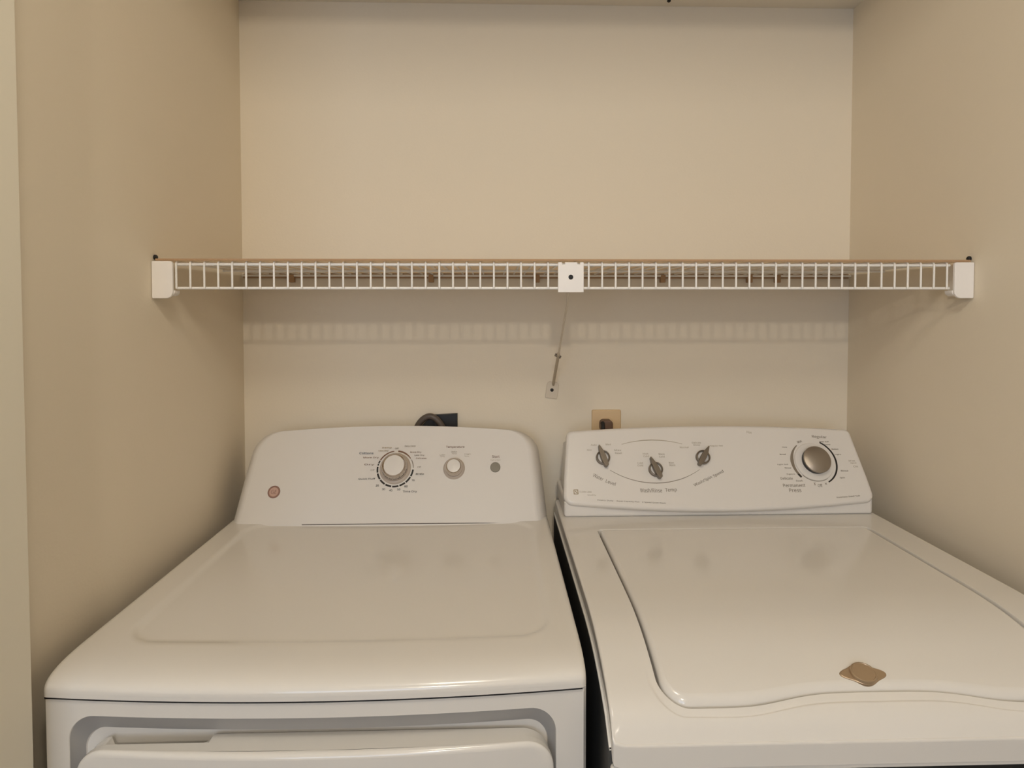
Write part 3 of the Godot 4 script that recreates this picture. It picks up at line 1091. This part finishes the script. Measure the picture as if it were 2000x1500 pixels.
	for q in [[0.7758, 0.0277, 0.7856, 0.0290], [0.7758, 0.0362, 0.7856, 0.0375], [0.7758, 0.0277, 0.7771, 0.0375], [0.7843, 0.0277, 0.7856, 0.0375]]:
		slab(sq, PackedVector2Array([Vector2(q[0], q[1]), Vector2(q[2], q[1]), Vector2(q[2], q[3]), Vector2(q[0], q[3])]), 0.0, 0.0006, 0.0, pf)
	slab(sq, PackedVector2Array([Vector2(0.7785, 0.0340), Vector2(0.7825, 0.0300), Vector2(0.7835, 0.0310), Vector2(0.7795, 0.0350)]), 0.0, 0.0006, 0.0, pf)
	part("square_emblem", sq, M.print_gold, pan, "small square outline emblem")


func pointer(t: Node3D, pf: Callable, x: float, y: float, deg: float) -> void:
	# round white dish inside a brown ring, crossed by a long pointed blade
	var a := deg_to_rad(deg)
	var ax := Vector2(-sin(a), cos(a))          # towards the tip
	var sx := Vector2(cos(a), sin(a))
	var lf := func(u, v2, h): return pf.call(x + sx.x * u + ax.x * v2, y + sx.y * u + ax.y * v2, h)
	var dish := MB.new()
	lathe(dish, [Vector2(0.0150, -0.002), Vector2(0.0150, 0.006), Vector2(0.0118, 0.006), Vector2(0.0105, 0.0040), Vector2(0.0, 0.0030)], pf, x, y, 40)
	var k := part("pointer_knob", dish, M.plastic, t, "grey brown pointer knob")
	var rg := MB.new()
	lathe(rg, [Vector2(0.0152, -0.001), Vector2(0.0154, 0.006), Vector2(0.0150, 0.0092), Vector2(0.0136, 0.0098), Vector2(0.0122, 0.0090), Vector2(0.0118, 0.0055)], pf, x, y, 40)
	part("knob_ring", rg, M.pewter, k)
	var bl := PackedVector2Array([Vector2(-0.0040, -0.0205), Vector2(0.0, -0.0225), Vector2(0.0040, -0.0205), Vector2(0.0056, -0.012), Vector2(0.0060, 0.0), Vector2(0.0052, 0.010), Vector2(0.0030, 0.019), Vector2(0.0010, 0.0265), Vector2(0.0, 0.0275), Vector2(-0.0010, 0.0265), Vector2(-0.0030, 0.019), Vector2(-0.0052, 0.010), Vector2(-0.0060, 0.0), Vector2(-0.0056, -0.012)])
	var bm := MB.new()
	slab(bm, bl, 0.002, 0.0150, 0.0010, lf)
	part("knob_blade", bm, M.pewter, k)


# ---------------------------------------------------------------- shelf
func shelf() -> void:
	var t := thing("wire_shelf", "white wire closet shelf fixed across the alcove above both machines", "shelf", Vector3(W / 2, 1.43, 0.2))
	var zf := 0.4110
	# one bent wire: along the deck from the back rail, down the front lip
	var w := MB.new()
	tube(w, [Vector3(0, 0, 0.012), Vector3(0, 0, zf - 0.004), Vector3(0, -0.0006, zf - 0.0018), Vector3(0, -0.002, zf - 0.0004), Vector3(0, -0.0045, zf), Vector3(0, -0.0475, zf)], 0.0019, 8)
	var wm := w.mesh(M.wire)
	var bits := 58
	for i in bits:
		var o := MeshInstance3D.new()
		o.name = "cross_wire"
		o.mesh = wm
		o.position = Vector3(0.0412 + 0.02457 * i, 1.4765, 0) - t.position
		t.add_child(o, true)
	for r in [[1.4725, zf - 0.0042, 0.0029], [1.4300, zf - 0.0042, 0.0026], [1.4725, 0.012, 0.0028], [1.4725, 0.21, 0.0028]]:
		var m := MB.new()
		tube(m, [Vector3(0.0405, r[0], r[1]), Vector3(W / 2, r[0], r[1]), Vector3(W - 0.0405, r[0], r[1])] if r[1] > 0.1 else [Vector3(0.003, r[0], r[1]), Vector3(W / 2, r[0], r[1]), Vector3(W - 0.003, r[0], r[1])], r[2], 10)
		part("long_rail", m, M.wire, t)
	# square joint plate on the lip, with its hole
	var o2 := PackedVector2Array([Vector2(0.7220, 1.4225), Vector2(0.7685, 1.4225), Vector2(0.7685, 1.4765), Vector2(0.7620, 1.4765), Vector2(0.7620, 1.4735), Vector2(0.7605, 1.4718), Vector2(0.7585, 1.4718), Vector2(0.7570, 1.4735), Vector2(0.7570, 1.4765), Vector2(0.7345, 1.4765), Vector2(0.7345, 1.4735), Vector2(0.7330, 1.4718), Vector2(0.7300, 1.4718), Vector2(0.7285, 1.4735), Vector2(0.7285, 1.4765), Vector2(0.7220, 1.4765)])
	var jp := MB.new()
	slab(jp, o2, zf + 0.001, zf + 0.0058, 0.0008, XYZ)
	var plate := part("joint_plate", jp, M.bracket, t, "square white plate joining the lip in the middle")
	var sc := MB.new()
	lathe(sc, [Vector2(0.0044, zf + 0.0050), Vector2(0.0044, zf + 0.0061), Vector2(0.0036, zf + 0.0064), Vector2(0.0, zf + 0.0064)], XYZ, 0.7450, 1.4497, 24)
	part("screw_hole", sc, M.dark, plate)
	# end brackets on the side walls
	for s in 2:
		var fx := func(x: float) -> float: return x if s == 0 else W - x
		var b := MB.new()
		var prof := rrect(0.0008, 1.4115, 0.0372, 1.4775, [0.0022, 0.012, 0.004, 0.0022], 6)
		var ff := func(x, y, h): return Vector3(fx.call(x), y, h)
		slab(b, prof, zf + 0.0005, zf + 0.0065, 0.0015, ff, 0, 0.001)
		slab(b, rrect(0.0008, 1.4160, 0.0385, 1.4260, [0.001, 0.008, 0.001, 0.001], 5), zf - 0.018, zf + 0.001, 0.0, ff)
		slab(b, rrect(0.0008, 1.4160, 0.006, 1.4760, 0.001, 3), zf - 0.055, zf + 0.001, 0.0, ff)
		if s == 1:
			b = turned(b)
		var br := part("end_bracket", b, M.bracket, t, "white bracket holding the end of the shelf")
		var sm := MB.new()
		lathe(sm, [Vector2(0.0, 0.0005), Vector2(0.0046, 0.0005), Vector2(0.0046, 0.0035), Vector2(0.0030, 0.0055), Vector2(0.0, 0.0058)], func(x, y, h): return Vector3(fx.call(h), y, x), zf - 0.006, 1.4850, 16)
		part("bracket_screw", sm, M.dark, br, "dark screw head")
	# diagonal brace from the joint plate to the wall
	var br2 := MB.new()
	tube(br2, [Vector3(0.7420, 1.4240, zf - 0.006), Vector3(0.7445, 1.40, zf - 0.05), Vector3(0.7525, 1.2860, 0.125)], 0.0036, 10, 0.6)
	var br3 := MB.new()
	tube(br3, [Vector3(0.7525, 1.2900, 0.130), Vector3(0.7520, 1.2080, 0.008)], 0.0058, 10, 0.6)
	var brace := part("diagonal_brace", br2, M.brace, t, "thin sloping brace down to the wall")
	part("brace_end", br3, M.brace_dark, brace)
	var fp := MB.new()
	slab(fp, rrect(-0.0150, -0.0210, 0.0150, 0.0210, [0.002, 0.002, 0.009, 0.009], 6), 0.0004, 0.0038, 0.001, func(x, y, h): return Vector3(0.7500 + x * 0.974 - y * -0.14 * 1.0, 1.1925 + y * 0.974 - x * 0.14, h))
	part("brace_foot", fp, M.brace, brace)
	var fs := MB.new()
	lathe(fs, [Vector2(0.0042, 0.003), Vector2(0.0042, 0.0046), Vector2(0.003, 0.0054), Vector2(0.0, 0.0056)], XYZ, 0.7492, 1.1925, 20)
	part("foot_screw", fs, M.dark, brace, "dark screw head")
	var pv := MB.new()
	tube(pv, [Vector3(0.7450, 1.2885, 0.124), Vector3(0.7580, 1.2820, 0.124)], 0.0035, 10)
	part("brace_rivet", pv, M.pewter, brace)
	# clips of the back rail
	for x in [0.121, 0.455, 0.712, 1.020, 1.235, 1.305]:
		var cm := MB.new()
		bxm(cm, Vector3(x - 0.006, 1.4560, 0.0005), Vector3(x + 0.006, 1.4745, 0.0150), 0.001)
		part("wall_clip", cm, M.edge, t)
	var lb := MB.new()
	bxm(lb, Vector3(0.0030, 1.4660, 0.0006), Vector3(W - 0.0030, 1.4770, 0.0040), 0.0006)  # brown tone here paints the contact shadow behind the shelf
	part("wall_shade_strip", lb, M.edge, t, "added tan strip standing in for the contact shadow along the back wall under the shelf")
	# tan sheet lying on the wires
	var lt := thing("shelf_liner", "thin tan sheet lying along the top of the wire shelf", "shelf liner", Vector3(W / 2, 1.4786, 0.2))
	var lm := MB.new()
	bxm(lm, Vector3(0.0075, 1.4786, 0.002), Vector3(W - 0.0075, 1.4818, zf + 0.0045), 0.0008)
	part("sheet", lm, M.liner, lt)
	var le := MB.new()
	bxm(le, Vector3(0.0075, 1.4784, zf + 0.0046), Vector3(W - 0.0075, 1.4820, zf + 0.0058), 0.0005)
	part("front_edge", le, M.edge, lt, "tan front edge of the sheet")


# ---------------------------------------------------------------- fittings on the walls
func fittings() -> void:
	var t := thing("wall_outlet", "ivory outlet plate on the back wall just above the washer console", "outlet", Vector3(0.884, 1.0855, 0.0))
	var p := MB.new()
	slab(p, rrect(0.8478, 1.028, 0.9202, 1.143, 0.004, 4), 0.0002, 0.0058, 0.003, XYZ, 0)
	part("cover_plate", p, M.ivory, t)
	for y in [1.108, 1.063]:
		var r := MB.new()
		slab(r, rrect(0.868, y - 0.016, 0.900, y + 0.016, 0.010, 6), 0.0040, 0.0075, 0.001, XYZ)
		part("receptacle", r, M.ivory, t)
	var g := thing("power_plug", "brown plug pushed into the ivory outlet behind the washer", "plug", Vector3(0.880, 1.107, 0.01))
	var b := MB.new()
	slab(b, rrect(0.8655, 1.094, 0.8955, 1.1215, [0.008, 0.008, 0.010, 0.010], 6), 0.0078, 0.034, 0.004, XYZ)
	part("plug_body", b, M.plug, g)
	var pc := MB.new()
	tube(pc, [Vector3(0.8690, 1.114, 0.030), Vector3(0.8690, 1.116, 0.037), Vector3(0.8690, 1.110, 0.043), Vector3(0.8690, 1.07, 0.045), Vector3(0.874, 0.99, 0.030), Vector3(0.878, 0.80, 0.03), Vector3(0.88, 0.55, 0.04)], 0.0048, 10)
	part("plug_cord", pc, M.dark, g, "dark cord hanging behind the washer")
	# black power box and grey cord behind the dryer console
	var d := thing("power_box", "black rectangular box on the back wall behind the dryer console", "outlet", Vector3(0.488, 1.08, 0.0))
	var bb := MB.new()
	var bo := PackedVector2Array([Vector2(0.4600, 1.03), Vector2(0.5180, 1.03), Vector2(0.5172, 1.1365), Vector2(0.4600, 1.1335)])
	slab(bb, bo, 0.0002, 0.012, 0.001, XYZ)
	part("box_body", bb, M.black, d)
	var c := thing("power_cable", "thick grey cord arching over the dryer console beside the black box", "cord", Vector3(0.45, 1.10, 0.03))
	var cd := MB.new()
	var pts := []
	for q in [Vector3(0.400, 0.99, 0.010), Vector3(0.4075, 1.06, 0.011), Vector3(0.4180, 1.100, 0.014), Vector3(0.430, 1.1205, 0.018), Vector3(0.4455, 1.1310, 0.0205), Vector3(0.460, 1.1300, 0.0215), Vector3(0.475, 1.1170, 0.0215), Vector3(0.485, 1.098, 0.0215), Vector3(0.488, 1.080, 0.0205)]:
		pts.append(q)
	var cv := Curve3D.new()
	for i in pts.size():
		var tg: Vector3 = (pts[min(i + 1, pts.size() - 1)] - pts[max(i - 1, 0)]) / 6.0
		cv.add_point(pts[i], -tg, tg)
	cv.bake_interval = 0.004
	tube(cd, Array(cv.get_baked_points()), 0.0075, 14)
	part("cord_sheath", cd, M.cord, c)
	# second black piece filling the arch of the cord
	var pl := MB.new()
	slab(pl, PackedVector2Array([Vector2(0.4270, 1.03), Vector2(0.4620, 1.03), Vector2(0.4620, 1.126), Vector2(0.4500, 1.124), Vector2(0.4390, 1.116), Vector2(0.4290, 1.104)]), 0.0002, 0.010, 0.001, XYZ)
	part("box_wing", pl, M.black, d)
	# small dark screw in the closet ceiling
	var s := thing("ceiling_screw", "tiny dark screw head in the closet ceiling by the back wall", "screw", Vector3(1.025, TOP, 0.030))
	var sm := MB.new()
	lathe(sm, [Vector2(0.0, TOP - 0.004), Vector2(0.003, TOP - 0.0036), Vector2(0.0045, TOP - 0.002), Vector2(0.0045, TOP - 0.0002), Vector2(0.0, TOP - 0.0002)], func(x, y, h): return Vector3(x, h, -y), 1.025, -0.030, 16)
	part("screw_head", sm, M.dark, s)
